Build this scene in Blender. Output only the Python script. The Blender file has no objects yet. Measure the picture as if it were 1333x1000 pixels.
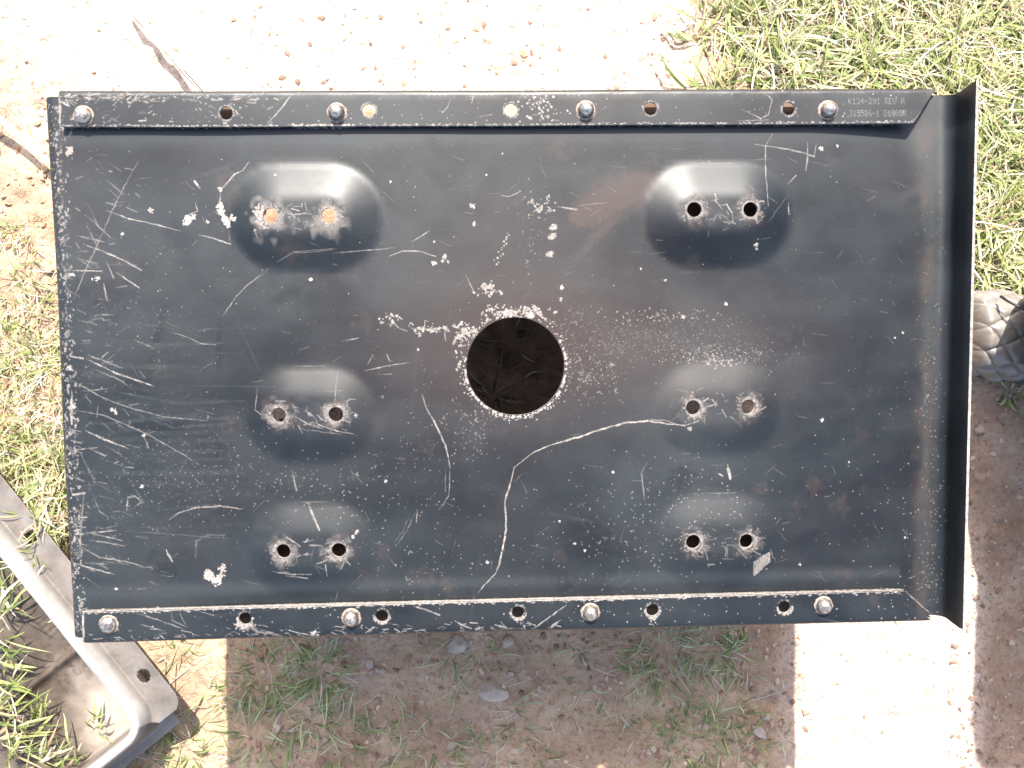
import bpy, bmesh, math, random
import numpy as np
from mathutils import Vector, Matrix, Euler
from mathutils.geometry import delaunay_2d_cdt
random.seed(7)
S = bpy.context.scene
COL = S.collection
R = math.radians

# ------------------------------------------------------------------ camera, sky, sun, exposure
FPX = 1046.0                                   # focal length in photograph pixels (1333 wide)
cam = bpy.data.cameras.new('camera')
cam.sensor_width = 36.0
cam.lens = 36.0 * FPX / 1333.0
cam.clip_start = 0.01
cam.clip_end = 100.0
camo = bpy.data.objects.new('camera', cam)
camo.location = (0, 0, 1.0)
COL.objects.link(camo)
S.camera = camo

SUN_EL = R(50.0)
SUN_AZ_X = 0.006                                # small east-west part of the sun's direction
w = bpy.data.worlds.new('World')
S.world = w
w.use_nodes = True
nt = w.node_tree
sky = nt.nodes.new('ShaderNodeTexSky')
sky.sky_type = 'NISHITA'
sky.sun_disc = False
sky.sun_elevation = SUN_EL
sky.sun_rotation = 0.0
sky.air_density = 1.0
sky.dust_density = 3.0
sky.ozone_density = 0.5
bg = nt.nodes['Background']
bg.inputs['Strength'].default_value = 0.15
nt.links.new(sky.outputs['Color'], bg.inputs['Color'])

sun = bpy.data.lights.new('sun', 'SUN')
sun.energy = 4.6
sun.angle = R(0.53)
sun.color = (1.0, 0.955, 0.88)
suno = bpy.data.objects.new('sun', sun)
sd = Vector((SUN_AZ_X, math.cos(SUN_EL), math.sin(SUN_EL))).normalized()   # towards the sun
suno.rotation_euler = sd.to_track_quat('Z', 'Y').to_euler()
COL.objects.link(suno)

S.view_settings.view_transform = 'Standard'
S.view_settings.look = 'None'
S.view_settings.exposure = 2.0
S.view_settings.gamma = 1.0
S.view_settings.use_curve_mapping = False

# ------------------------------------------------------------------ helpers
def gp(px, py, z=0.0):
    """a point of the place at height z, from where it shows in the photograph"""
    return Vector(((px - 666.5) / FPX * (1 - z), (500 - py) / FPX * (1 - z), z))

def tag(o, label=None, cat=None, group=None, kind=None):
    if label: o['label'] = label
    if cat: o['category'] = cat
    if group: o['group'] = group
    if kind: o['kind'] = kind
    return o

def link(name, me, mats, parent=None, smooth=True):
    if not isinstance(mats, (list, tuple)): mats = [mats]
    for m in mats: me.materials.append(m)
    if smooth:
        me.polygons.foreach_set('use_smooth', [True] * len(me.polygons))
    o = bpy.data.objects.new(name, me)
    COL.objects.link(o)
    if parent: o.parent = parent
    return o

def mesh(name, v, f):
    me = bpy.data.meshes.new(name)
    me.from_pydata([tuple(p) for p in v], [], f)
    me.update()
    return me

def _hash(ix, iy, seed):
    h = (ix.astype(np.int64) * 374761393 + iy.astype(np.int64) * 668265263 + seed * 1274126177) & 0xffffffff
    h = ((h ^ (h >> 13)) * 1274126177) & 0xffffffff
    h = (h ^ (h >> 16)) & 0xffffffff
    return h.astype(np.float64) / 4294967295.0

def vnoise(x, y, seed=0):
    x = np.asarray(x, float); y = np.asarray(y, float)
    ix = np.floor(x).astype(np.int64); iy = np.floor(y).astype(np.int64)
    fx = x - ix; fy = y - iy
    fx = fx * fx * (3 - 2 * fx); fy = fy * fy * (3 - 2 * fy)
    a = _hash(ix, iy, seed); b = _hash(ix + 1, iy, seed)
    c = _hash(ix, iy + 1, seed); d = _hash(ix + 1, iy + 1, seed)
    return a + (b - a) * fx + (c - a) * fy + (a - b - c + d) * fx * fy

def fbm(x, y, seed=0, octv=4):
    s = 0.0; a = 0.5; t = 0.0
    for k in range(octv):
        s = s + a * vnoise(x * 2 ** k, y * 2 ** k, seed + 31 * k); t += a; a *= 0.5
    return s / t

class NT:
    """small helper round a material's node tree"""
    def __init__(self, name):
        self.m = bpy.data.materials.new(name); self.m.use_nodes = True
        self.t = self.m.node_tree; self.b = self.t.nodes['Principled BSDF']
    def n(self, typ, **k):
        x = self.t.nodes.new(typ)
        for a, b in k.items():
            if a.startswith('i_'):
                key = a[2:]
                x.inputs[int(key) if key.isdigit() else key.replace('_', ' ')].default_value = b
            else: setattr(x, a, b)
        return x
    def l(self, a, b): self.t.links.new(a, b)
    def noise(self, scale, detail=4, vec=None, rough=0.6):
        x = self.n('ShaderNodeTexNoise'); x.inputs['Scale'].default_value = scale
        x.inputs['Detail'].default_value = detail; x.inputs['Roughness'].default_value = rough
        if vec is not None: self.l(vec, x.inputs['Vector'])
        return x.outputs['Fac']
    def ramp(self, fac, stops):
        x = self.n('ShaderNodeValToRGB'); e = x.color_ramp.elements
        while len(e) < len(stops): e.new(0.5)
        for q, (p, c) in zip(e, stops):
            q.position = p; q.color = (c[0], c[1], c[2], 1) if not isinstance(c, (int, float)) else (c, c, c, 1)
        self.l(fac, x.inputs['Fac']); return x.outputs['Color']
    def mix(self, fac, a, b, mode='MIX'):
        x = self.n('ShaderNodeMix', data_type='RGBA', blend_type=mode)
        for s, v in ((x.inputs[0], fac), (x.inputs[6], a), (x.inputs[7], b)):
            if hasattr(v, 'links'): self.l(v, s)
            elif isinstance(v, (int, float)): s.default_value = v
            else: s.default_value = (v[0], v[1], v[2], 1)
        return x.outputs[2]
    def math(self, op, a, b=0.0, clamp=False):
        x = self.n('ShaderNodeMath', operation=op, use_clamp=clamp)
        for s, v in ((x.inputs[0], a), (x.inputs[1], b)):
            if hasattr(v, 'links'): self.l(v, s)
            else: s.default_value = v
        return x.outputs[0]
    def bump(self, h, dist, strength=1.0):
        x = self.n('ShaderNodeBump'); x.inputs['Strength'].default_value = strength
        x.inputs['Distance'].default_value = dist
        self.l(h, x.inputs['Height']); self.l(x.outputs[0], self.b.inputs['Normal'])
    def obj(self): return self.n('ShaderNodeTexCoord').outputs['Object']
    def attr(self, name): return self.n('ShaderNodeAttribute', attribute_name=name).outputs['Color']

# ------------------------------------------------------------------ the tray's own frame
TL = Vector((-0.00177, 0.01384, 0.35798))                 # where the tray's middle is
TR = (Matrix.Rotation(R(0.890), 4, 'Z') @ Matrix.Rotation(R(2.055), 4, 'Y') @ Matrix.Rotation(R(3.816), 4, 'X'))
TM = Matrix.Translation(TL) @ TR
TI = TM.inverted()
HX = 0.355; HY = 0.2156                                   # half length, half width
ZF = 0.0055                                               # flange top above the tray floor

def raw_hit(px, py, z):
    o = TI @ Vector((0, 0, 1)); d = TI.to_3x3() @ gp(px, py) - TI.to_3x3() @ Vector((0, 0, 1))
    t = (z - o.z) / d.z
    return o.x + d.x * t, o.y + d.y * t

# pressed mounting bumps: photograph position of the middle of each, half length of the flat
BUMPS = []
for (cx, cy, hx1, hy1, hx2, hy2) in ((396, 281, 352.5, 281, 428.5, 281), (937, 278, 903.5, 273, 976.5, 273),
                                      (401, 541, 361, 541, 436, 540), (939, 533, 904, 531, 976, 530),
                                      (404, 719, 367, 719.5, 440, 718), (938, 706, 904, 707, 974, 706)):
    b = dict(c=raw_hit(cx, cy, 0.009), h=[raw_hit(hx1, hy1, 0.009), raw_hit(hx2, hy2, 0.009)])
    BUMPS.append(b)
BC = 0.0120      # height, slope width, flat radius, half length of the flat's axis
XB = 0.331                                                # where the right bend begins
def floor_z(x, y):
    x = np.asarray(x, float); y = np.asarray(y, float)
    z = np.zeros_like(x)
    for bi, b in enumerate(BUMPS):
        BH, BW, BL_ = ((.0104, .0285, .0185) if bi < 2 else (.0054, .0262, .0128))
        cx, cy = b['c']
        dx = np.maximum(np.abs(x - cx) - BL_, 0); dy = y - cy
        s = np.sqrt(dx * dx + dy * dy) - BC
        t = np.clip(s / BW, 0, 1)
        z = z + BH * (1 - (np.sqrt(t * t + .022) - .1483) / .8626)
    z = z + 0.0009 * (fbm(x * 7, y * 7, 5, 2) - 0.5) + 0.00025 * (fbm(x * 25, y * 25, 9, 2) - 0.5)
    return z

def hit(px, py, flange=None):
    """tray surface point (local x, y) that shows at a photograph pixel"""
    if flange is None:
        flange = (py < 166 and px < 1200) or (py > 793 - (px - 110) * 0.0245 and px < 1190)
    if flange: return raw_hit(px, py, ZF)
    z = 0.0
    for _ in range(6):
        x, y = raw_hit(px, py, z); z = float(floor_z(np.array([x]), np.array([y]))[0])
    return x, y

# ------------------------------------------------------------------ wear and some painted light drawn on the tray's paint
TW, TH = 3080, 1800; TS = 4000.0                         # texture size; texels per metre
wear_and_light = np.zeros((TH, TW, 4), np.float32); wear_and_light[..., 3] = 1
UX0 = -0.385; UY0 = -0.225
rng = np.random.default_rng(11)
def tx(p): return (p[0] - UX0) * TS, (p[1] - UY0) * TS
PX = 0.000615                                             # metres per photograph pixel on the tray
def stroke(pts, wd=1.3, a=0.8, ch=0, local=False, rough=0.5, flange=None, wob=0.6):
    P = []
    for i in range(len(pts) - 1):
        n = max(1, int(math.dist(pts[i], pts[i + 1]) / (5 if not local else 0.003)))
        for k in range(n):
            t = k / n
            P.append((pts[i][0] + (pts[i + 1][0] - pts[i][0]) * t, pts[i][1] + (pts[i + 1][1] - pts[i][1]) * t))
    P.append(pts[-1])
    if not local:
        P = [(x + random.gauss(0, wob * 0.4), y + random.gauss(0, wob * 0.4)) for x, y in P]
        P = [hit(x, y, flange) for x, y in P]
    L = len(P)
    for i in range(L - 1):
        t = i / max(1, L - 1)
        tap = min(1, 0.35 + 2.6 * min(t, 1 - t)) if L > 3 else 1
        ww = wd * PX * TS * 0.5 * tap * random.uniform(0.65, 1.25)
        aa = a * random.uniform(1 - rough, 1)
        (x0, y0), (x1, y1) = tx(P[i]), tx(P[i + 1])
        m = ww + 2
        xa, xb = int(max(0, min(x0, x1) - m)), int(min(TW, max(x0, x1) + m + 1))
        ya, yb = int(max(0, min(y0, y1) - m)), int(min(TH, max(y0, y1) + m + 1))
        if xa >= xb or ya >= yb: continue
        yy, xx = np.mgrid[ya:yb, xa:xb]
        dx, dy = x1 - x0, y1 - y0; q = dx * dx + dy * dy + 1e-9
        tt = np.clip(((xx - x0) * dx + (yy - y0) * dy) / q, 0, 1)
        d = np.hypot(xx - x0 - tt * dx, yy - y0 - tt * dy)
        v = np.clip(ww + 0.6 - d, 0, 1.2) / 1.2 * aa
        g = wear_and_light[ya:yb, xa:xb, ch]
        np.maximum(g, v, out=g)
def spot(px, py, r, a=0.9, ch=0, soft=0.35, lump=0.5, flange=None, local=None, asp=1.0, ang=0.0, sub=False):
    c = local or hit(px, py, flange)
    x0, y0 = tx(c); rr = r * PX * TS
    m = rr * 1.9 * max(asp, 1) + 2
    xa, xb = int(max(0, x0 - m)), int(min(TW, x0 + m + 1)); ya, yb = int(max(0, y0 - m)), int(min(TH, y0 + m + 1))
    if xa >= xb or ya >= yb: return
    yy, xx = np.mgrid[ya:yb, xa:xb].astype(float)
    u = (xx - x0) * math.cos(ang) + (yy - y0) * math.sin(ang); v = -(xx - x0) * math.sin(ang) + (yy - y0) * math.cos(ang)
    d = np.hypot(u / asp, v) / rr
    if lump and rr > 2.5: d = d + lump * (vnoise(xx / (rr * 0.45 + 1), yy / (rr * 0.45 + 1), int(x0) % 997) * 2 - 1)
    val = np.clip((1 - d) / soft + 0.5, 0, 1) * a
    g = wear_and_light[ya:yb, xa:xb, ch]
    if sub: g *= (1 - val)
    else: np.maximum(g, val, out=g)
def ring(px, py, r0, r1, a=0.8, a0=0, a1=360, flange=None, n=60):
    """worn paint round a hole"""
    for k in range(n):
        t = R(random.uniform(a0, a1)); rr = random.uniform(r0, r1)
        x, y = px + rr * math.cos(t), py - rr * math.sin(t)
        if rr < r0 + 0.45 * (r1 - r0): spot(x, y, random.uniform(1.0, 2.2), a * random.uniform(0.6, 1), flange=flange)
        else: spot(x, y, random.uniform(0.5, 1.2), a * random.uniform(0.4, 0.9), flange=flange)

# film of dust and polish over the whole sheet, with painted reflections
yy, xx = np.mgrid[0:TH:4, 0:TW:4]
lx = xx / TS + UX0; ly = yy / TS + UY0
haze_and_reflection = 0.32 + 1.05 * (fbm(lx * 7, ly * 10, 3, 5) - 0.5) + 0.30 * (fbm(lx * 2.2, ly * 60, 8, 3) - 0.5) + 0.55 * (fbm(lx * 34, ly * 46, 18, 4) - 0.5)
haze_and_reflection += 0.40 * np.exp(-((HY - 0.036 - ly) / 0.006) ** 2) * (ly < HY - 0.030) + 0.55 * np.exp(-((ly + HY - 0.040) / 0.005) ** 2) * (lx < 0.32)  # paler bands beside the flanges: their blurred reflection painted into the film
haze_and_reflection += 0.25 * np.clip((-lx - 0.22) / 0.14, 0, 1) - 0.10 * np.clip((ly - 0.0) / 0.2, 0, 1)  # paler left end; film darkened upward in colour to offset the sun's sheen
dust = 0.10 * np.clip(fbm(lx * 5 + 3, ly * 7, 21, 4) - 0.42, 0, 1) * 2.2
dust += (0.06 + 0.5 * (fbm(lx * 150, ly * 70, 14, 4) - 0.42)) * np.exp(-((lx - 0.338) / 0.008) ** 2)
haze_and_reflection += .7 * np.exp(-((lx - 0.341) / 0.007) ** 2)
dust += 0.22 * np.exp(-(((lx - 0.0) / 0.10) ** 2 + ((ly - 0.03) / 0.07) ** 2))  # brown about the middle: dust with reflected surroundings painted in
dust += 0.16 * np.exp(-(((lx - 0.13) / 0.12) ** 2 + ((ly - 0.01) / 0.05) ** 2))  # reflected surroundings painted in here too
def up(a): return np.repeat(np.repeat(a, 4, 0), 4, 1)[:TH, :TW]
wear_and_light[..., 2] = np.clip(up(haze_and_reflection), 0, 1); wear_and_light[..., 1] = np.clip(up(dust), 0, 1)  # the dust channel also holds the painted reflections
fine = rng.random((TH, TW), dtype=np.float32)
wear_and_light[..., 2] *= 0.6 + 0.8 * fine
wear_and_light[..., 1] *= 0.55 + 0.9 * rng.random((TH, TW), dtype=np.float32)

# thin bright crease along the upper foot of each bump
for b, hw in zip(BUMPS, (.0185, .0185, .0128, .0128, .0128, .0128)):
    ry_ = .012 + (.0285 if hw > .015 else .0262)
    for q in range(3): stroke([(b['c'][0] - hw * random.uniform(.5, 1.1), b['c'][1] + ry_ + .0001), (b['c'][0] + hw * random.uniform(.6, 1.2), b['c'][1] + ry_)], .7, .34, local=True, rough=.6)
# dark finger marks and wiped places
for (x, y, r, asp, ang) in ((596, 214, 11, 2.4, 1.2), (641, 232, 10, 2.4, 1.5), (701, 215, 9, 3.0, 1.5), (625, 262, 8, 2.5, 1.4), (566, 190, 9, 2.2, -0.9),
                            (572, 233, 8, 3, -0.8), (440, 375, 9, 3.2, -0.75), (370, 385, 6, 4, 0.45), (420, 360, 5, 4.5, 0.4), (1180, 240, 8, 2, 0.5),
                            (1188, 262, 6, 2, 0.5), (180, 505, 13, 1.6, 0.2), (205, 440, 5, 7, 1.3), (285, 450, 4, 8, 1.5), (556, 470, 7, 3, 1.4),
                            (1125, 470, 3, 9, 1.45), (1050, 700, 7, 3, 0.4), (760, 700, 22, 1.8, 0.3), (1120, 680, 30, 1.8, 0)):
    spot(x, y, r, 0.62, ch=2, soft=0.7, asp=asp, ang=ang, sub=True, lump=0.25)
# reddish reflection painted as a smear left of the upper right bump, with its tail
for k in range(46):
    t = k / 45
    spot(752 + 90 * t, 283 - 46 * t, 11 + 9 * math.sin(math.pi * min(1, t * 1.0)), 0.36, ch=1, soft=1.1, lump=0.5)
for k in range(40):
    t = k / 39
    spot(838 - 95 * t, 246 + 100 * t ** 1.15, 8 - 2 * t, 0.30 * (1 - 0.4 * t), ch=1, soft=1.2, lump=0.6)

# named scratches (photograph pixels)
ST = [
 ([(180,210),(162,242),(146,274),(127,318),(112,350),(95,391)],1.5,.5), ([(138,274),(167,285),(200,292),(235,301)],1.8,.75), ([(259,306),(279,311),(300,318)],1.8,.85),
 ([(138,264),(151,268)],2,.6), ([(165,270),(178,276)],1.5,.6), ([(253,236),(260,245)],2.6,.9), ([(254,264),(257,275),(244,281)],1.8,.8),
 ([(324,211),(316,222),(305,227),(288,247)],1.9,.85), ([(287,250),(286,264),(287,280)],2.5,.8), ([(108,318),(135,328),(178,347)],2.0,.7), ([(100,307),(135,315)],2.4,.45),
 ([(380,122),(366,141),(349,160)],2.0,.9), ([(586,129),(582,140),(575,147)],1.6,.5), ([(360,342),(383,328),(437,324)],1.3,.65), ([(383,330),(432,326)],1.0,.6), ([(433,330),(513,323)],1.5,.7),
 ([(536,315),(559,301)],1.4,.65), ([(506,334),(524,327),(545,327),(567,334)],1.7,.8), ([(653,255),(662,256),(675,251)],1.8,.85), ([(691,258),(696,268),(702,277)],2.0,.85), ([(694,276),(706,268)],1.2,.7),
 ([(726,269),(750,273)],2.6,.7), ([(752,268),(790,264)],1.1,.35), ([(1006,174),(996,191),(997,231),(1000,269)],1.6,.7), ([(982,188),(1004,191),(1047,199),(1060,204),(1062,187)],2.0,.62),
 ([(1051,186),(1051,205),(1049,222)],2.0,.6), ([(1025,240),(1036,229)],1.6,.7), ([(1026,265),(1027,280)],1.7,.7), ([(1027,252),(1000,290)],1.0,.25),
 ([(89,352),(132,353)],1.9,.7), ([(138,340),(148,363)],2.0,.55), ([(151,355),(181,375)],1.8,.7), ([(162,340),(184,352)],2.6,.55), ([(135,370),(139,391)],2.6,.6),
 ([(348,352),(321,372),(308,386),(290,411)],1.2,.6), ([(221,432),(243,439),(262,448),(281,449)],1.2,.55), ([(102,417),(127,423)],1.2,.4), ([(86,463),(108,467)],2.2,.7),
 ([(115,462),(159,480)],1.5,.55), ([(113,468),(151,486),(200,503)],2.3,.75), ([(120,480),(162,498)],1.5,.5), ([(89,493),(130,516),(162,529),(213,543),(270,548)],1.5,.5),
 ([(108,503),(140,522)],1.4,.45), ([(95,534),(135,541),(189,564),(232,588),(259,605)],1.5,.5), ([(111,561),(140,574),(167,584)],2.4,.7), ([(187,566),(193,583)],2,.5), ([(95,586),(127,583)],1.8,.5),
 ([(93,510),(93,553)],3.2,.75), ([(335,505),(332,534),(340,540)],1.6,.6), ([(128,524),(126,544)],1.2,.4), ([(606,358),(617,380)],1.7,.65), ([(535,428),(558,429),(578,427)],3.2,.6),
 ([(578,428),(580,444)],1.8,.6), ([(505,410),(518,427),(529,431)],1.5,.6), ([(445,445),(467,440)],1.5,.55), ([(474,483),(507,476),(532,472)],1.8,.6), ([(490,488),(510,487)],1,.4), ([(479,474),(485,462)],1.5,.5),
 ([(503,462),(507,470)],1.5,.5), ([(549,513),(556,534),(567,553),(580,580),(586,610)],2.0,.8), ([(586,608),(584,646),(571,664)],1.3,.5), ([(580,612),(579,640)],1.0,.4), ([(540,668),(529,692),(515,711)],1.1,.38), ([(534,668),(524,692),(512,708)],.9,.3),
 ([(543,664),(542,680)],1.6,.5), ([(681,600),(669,609),(667,620),(657,653),(659,689),(650,735),(645,747),(630,762),(623,771)],2.4,1.0),
 ([(680,600),(696,588),(715,580),(753,569),(783,559),(812,551),(842,548),(869,552),(891,554),(909,548)],2.6,1.0), ([(842,546),(868,548),(892,556)],1.3,.7),
 ([(842,603),(835,616),(837,635),(839,651)],1.7,.5), ([(947,605),(950,623)],4.2,.9), ([(936,617),(941,620)],2.2,.8), ([(1003,715),(1006,727)],1.4,.6),
 ([(109,641),(105,689),(104,716)],2.2,.5), ([(108,694),(130,693),(151,691)],2.0,.6), ([(111,693),(159,704)],1.8,.5), ([(162,692),(203,694),(254,698),(305,702)],.9,.28), ([(116,703),(162,711)],1.8,.45),
 ([(105,712),(130,726),(167,732),(186,738)],1.9,.6), ([(92,732),(116,739),(148,748)],2.0,.7), ([(119,731),(140,740)],1.5,.4), ([(216,716),(224,731)],3.0,.95), ([(220,677),(232,668),(254,661),(286,659),(316,663)],2.6,.55),
 ([(255,730),(255,705),(270,697),(292,697)],3,.18), ([(400,654),(407,670),(415,690)],3.2,.6), ([(380,613),(383,626),(386,639)],3.0,.5), ([(368,696),(391,712)],2.0,.75), ([(353,744),(380,748),(405,748)],2.0,.6), ([(372,750),(400,753)],2,.7),
 ([(737,788),(716,803),(696,817)],2.0,.75), ([(730,807),(718,816)],3.0,.6), ([(537,789),(554,794),(572,801)],2.6,.7), ([(370,820),(388,824),(405,828)],1.7,.8), ([(340,823),(367,830)],1.5,.6), ([(591,809),(613,819)],2.0,.7),
 ([(175,797),(205,807),(238,819)],1.8,.55), ([(223,794),(224,808),(243,817)],1.7,.5), ([(232,794),(240,812)],1.4,.4), ([(259,796),(278,801)],2.0,.5), ([(314,815),(321,812),(338,824)],2.4,.8), ([(338,820),(368,829)],1.6,.7), ([(180,812),(215,822)],1.6,.4),
 ([(163,660),(167,648),(176,646),(184,654),(176,660)],2.2,.4), ([(166,646),(165,665)],2.6,.5), ([(296,287),(300,318)],1.0,.3), ([(331,300),(335,310)],1.2,.7), ([(332,302),(342,307)],1,.6),
 ([(1068,805),(1100,812)],1.2,.3), ([(1030,812),(1060,814)],1.2,.35), ([(640,820),(690,818)],1,.3), ([(436,527),(437,500),(440,484)],1.1,.45), ([(452,520),(452,545)],1.6,.6), ([(455,520),(462,520)],1.4,.5),
 ([(405,550),(440,562),(460,565)],1.8,.6), ([(380,540),(400,552),(420,558)],1.8,.5), ([(620,152),(640,149)],1.2,.4), ([(965,143),(990,155),(1000,150),(1005,130),(990,120)],1.6,.5), ([(960,158),(1000,157)],1.5,.4),
 ([(690,150),(706,148)],1.4,.4), ([(690,135),(712,128)],1.6,.4), ([(400,560),(445,566)],1.3,.5), ([(616,122),(614,135)],1.4,.6), ([(250,620),(262,632)],1,.3), ([(320,600),(330,612)],1,.3)]
for p, wd, a in ST: stroke(p, wd * .88, a * .88, rough=.6)
for _ in range(60): spot(random.uniform(100, 1200), random.uniform(190, 780), random.uniform(3, 14), random.uniform(.05, .16), ch=1, soft=1.2, lump=.9)
for _ in range(70): spot(random.uniform(100, 1200), random.uniform(190, 780), random.uniform(4, 22), random.uniform(.2, .5), ch=2, soft=1.2, lump=.9, asp=random.uniform(1, 3), ang=random.gauss(0, .5), sub=True)
for _ in range(70):                                            # milky sheen of the polish painted as sweeps at the left end
    x, y = random.uniform(80, 150), random.uniform(400, 780); l = random.uniform(60, 230); an = random.uniform(-.15, .45)
    stroke([(x, y), (x + l * .5, y + l * .5 * math.tan(an)), (x + l, y + l * math.tan(an * .4))], random.uniform(2, 9), random.uniform(.3, .75), ch=2)
for _ in range(26):
    x, y = random.uniform(90, 900), random.uniform(190, 760); l = random.uniform(30, 160); an = random.gauss(0, .8)
    stroke([(x, y), (x + l * math.cos(an), y + l * math.sin(an))], random.uniform(1, 5), random.uniform(.3, .6), ch=2)
# chips and blobs
for (x, y, r, a) in ((196,274,3,.7),(89,199,4,.85),(92,193,2.5,.8),(245,287,5,.95),(249,283,4,.95),(241,291,3,.9),(270,289,2,.9),(287,268,4,1),(288,277,4.5,1),(291,286,4.5,1),(297,291,4.5,1),(303,284,3.5,1),
                     (287,247,3,.8),(159,305,2,.9),(580,334,3,.85),(576,340,2,.7),(564,343,3,.9),(583,341,2,.7),(615,269,3,.9),(617,293,2,.7),(617,290,1.6,.8),(1069,194,3,1),(1090,190,1.8,.8),(984,319,2.6,1),(985,324,1.6,.7),
                     (126,363,3.2,.85),(93,358,3,.9),(147,534,3,.85),(151,538,2,.7),(404,364,2.4,.95),(579,427,2.5,.7),(184,634,2.4,.9),(151,767,2,.95),(270,748,5,.9),(283,756,5.5,.95),(289,741,4,.7),(274,752,4,.9),(288,751,3.5,.7),
                     (464,693,2.5,.7),(459,699,2.2,.7),(731,374,2.6,1),(730,390,2,.7),(866,365,1.6,.8),(834,350,1.4,.9),(889,413,2.4,.8),(945,396,2.2,.95),(1070,547,2.2,1),(634,732,1.8,.9),(798,615,1.8,.95),(748,708,1.7,.9),(761,717,1.5,.9),
                     (409,828,5,.9),(898,558,2.5,.7),(728,679,1.5,.9),(1105,602,1.3,.8),(1175,433,1.4,.9),(1165,440,1.4,.9),(1178,700,1.5,.8),(187,567,2,.8),(94,530,3.5,.9),(90,480,3,.8),(1041,735,1.8,.8),(565,315,1.2,.9),(612,266,1,.9),(633,228,1.5,.9),
                     (508,237,1.5,.9),(654,200,1.3,.9),(358,228,1.4,.9),(463,541,2.6,.6),(544,455,1.6,.8),(502,627,1.8,.8),(1019,118,1.2,.6)):
    if r < 3: spot(x, y, r, a)
    else:
        for _ in range(int(r * 4)): spot(random.gauss(x, r * .5), random.gauss(y, r * .5), random.uniform(.15, .42) * r, a, asp=random.uniform(1, 2), ang=random.uniform(0, 3))
for (x, y) in ((720, 296), (719, 308), (716, 331)): spot(x, y, 3.6, .62, asp=1.5, ang=.4, lump=.3)
for t in np.linspace(0, 1, 26):                               # beige paint flake below the lower right bump
    stroke([(981 + 20 * t, 732 - 12 * t), (982 + 19 * t, 749 - 18 * t)], 2.8, .62)
for k in range(16): spot(661 - 16 * (k / 16) + random.gauss(0, 2), 304 + 43 * k / 16, random.uniform(.7, 1.6), .6)
# clusters of flakes
def cluster(cx, cy, sx, sy, n, r0=.6, r1=1.8, a=.85, curl=0.15):
    if r1 < 1.3: r1 *= .85; a *= .78; n = int(n * .85); curl *= .3
    for _ in range(n):
        x, y = random.gauss(cx, sx), random.gauss(cy, sy)
        if math.hypot(x - 671, y - 477) < 65: continue
        if random.random() < curl:
            an = random.uniform(0, 6.3); l = random.uniform(1, 5)
            stroke([(x, y), (x + l * math.cos(an), y + l * math.sin(an)), (x + l * math.cos(an + .9) * 1.3, y + l * math.sin(an + .9) * 1.3)], random.uniform(.8, 1.5), a)
        else: spot(x, y, random.uniform(r0, r1), a * random.uniform(.6, 1), asp=random.uniform(1, 2), ang=random.uniform(0, 3))
cluster(608, 431, 9, 5, 42, a=1, r1=1.7, curl=.5); cluster(665, 407, 21, 4.0, 75, a=1, r1=1.9, curl=.5); cluster(692, 408, 6, 3, 10, a=1, r1=3.2)
cluster(634, 376, 8, 5, 40); cluster(598, 455, 4, 14, 22); cluster(553, 429, 14, 3, 30); cluster(508, 418, 6, 6, 16)
cluster(870, 440, 60, 14, 480, .25, .7, .42, .02); cluster(935, 457, 40, 6, 260, .3, .8, .55, .02); cluster(790, 455, 34, 18, 340, .25, .75, .4, .03); cluster(745, 430, 20, 30, 160, .25, .8, .4, .05)
cluster(860, 412, 40, 6, 120, .4, 1.2, .55, .1); cluster(770, 490, 20, 20, 160, .4, 1, .5, .3); cluster(935, 470, 35, 5, 110, .4, 1.2, .7, .2)
cluster(610, 560, 16, 22, 90, .4, 1, .55, .3); cluster(690, 300, 12, 30, 60, .4, 1, .5, .2); cluster(705, 268, 10, 6, 30, .5, 1.4, .75)
cluster(560, 600, 40, 60, 160, .3, .9, .5, .1); cluster(230, 600, 60, 40, 330, .3, .9, .35, .03); cluster(200, 660, 60, 30, 160, .3, 1.0, .4, .04)
cluster(440, 640, 60, 30, 140, .4, 1, .5, .1); cluster(840, 700, 70, 40, 260, .4, 1.1, .55, .1); cluster(900, 640, 60, 30, 120, .4, 1, .6, .1)
cluster(560, 730, 90, 25, 120, .3, 1, .5, .1); cluster(160, 420, 50, 70, 160, .3, .9, .45, .1); cluster(1150, 640, 50, 80, 90, .4, 1, .6, 0)
cluster(1212, 560, 10, 130, 260, .4, 1.0, .45, 0); cluster(1200, 755, 14, 18, 60, .4, 1, .6, 0); cluster(330, 620, 60, 30, 120, .4, 1, .45, .1)
for _ in range(3000):
    x, y = random.uniform(85, 1225), random.uniform(180, 785)
    spot(x, y, random.uniform(.2, .55), random.uniform(.08, .38))
for _ in range(150): spot(random.uniform(100, 1220), random.uniform(190, 780), random.uniform(.4, .8), random.uniform(.4, .9))
for _ in range(170):                                           # short faint hairlines everywhere
    x, y = random.uniform(90, 1200), random.uniform(185, 780); an = random.gauss(0.25, 0.7); l = random.uniform(5, 26)
    stroke([(x, y), (x + l * math.cos(an), y + l * math.sin(an))], .7, random.uniform(.12, .32))
for _ in range(150):                                           # drag marks along the left end
    x = 98 + abs(random.gauss(0, 42)); y = random.uniform(190, 770); an = random.gauss(0.3, 0.45); l = random.uniform(4, 50) * random.random()
    stroke([(x, y), (x + l * math.cos(an), y + l * math.sin(an))], random.uniform(.6, 2.2), random.uniform(.08, .40), rough=.8)
for _ in range(420):                                           # worn left bend
    t = random.random(); y = 135 + 690 * t; x0 = 76 + 27 * t
    spot(x0 + random.gauss(0, 5.0), y, random.uniform(.4, 1.7), random.uniform(.1, .6), flange=False, asp=random.uniform(1, 2.4), ang=random.gauss(1.5, .5))
for _ in range(300):
    t = random.random(); y = 135 + 690 * t; x0 = 60 + 31 * t
    spot(x0 + random.uniform(0, 22), y, random.uniform(.4, 1.3), random.uniform(.15, .6), flange=False)
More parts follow.
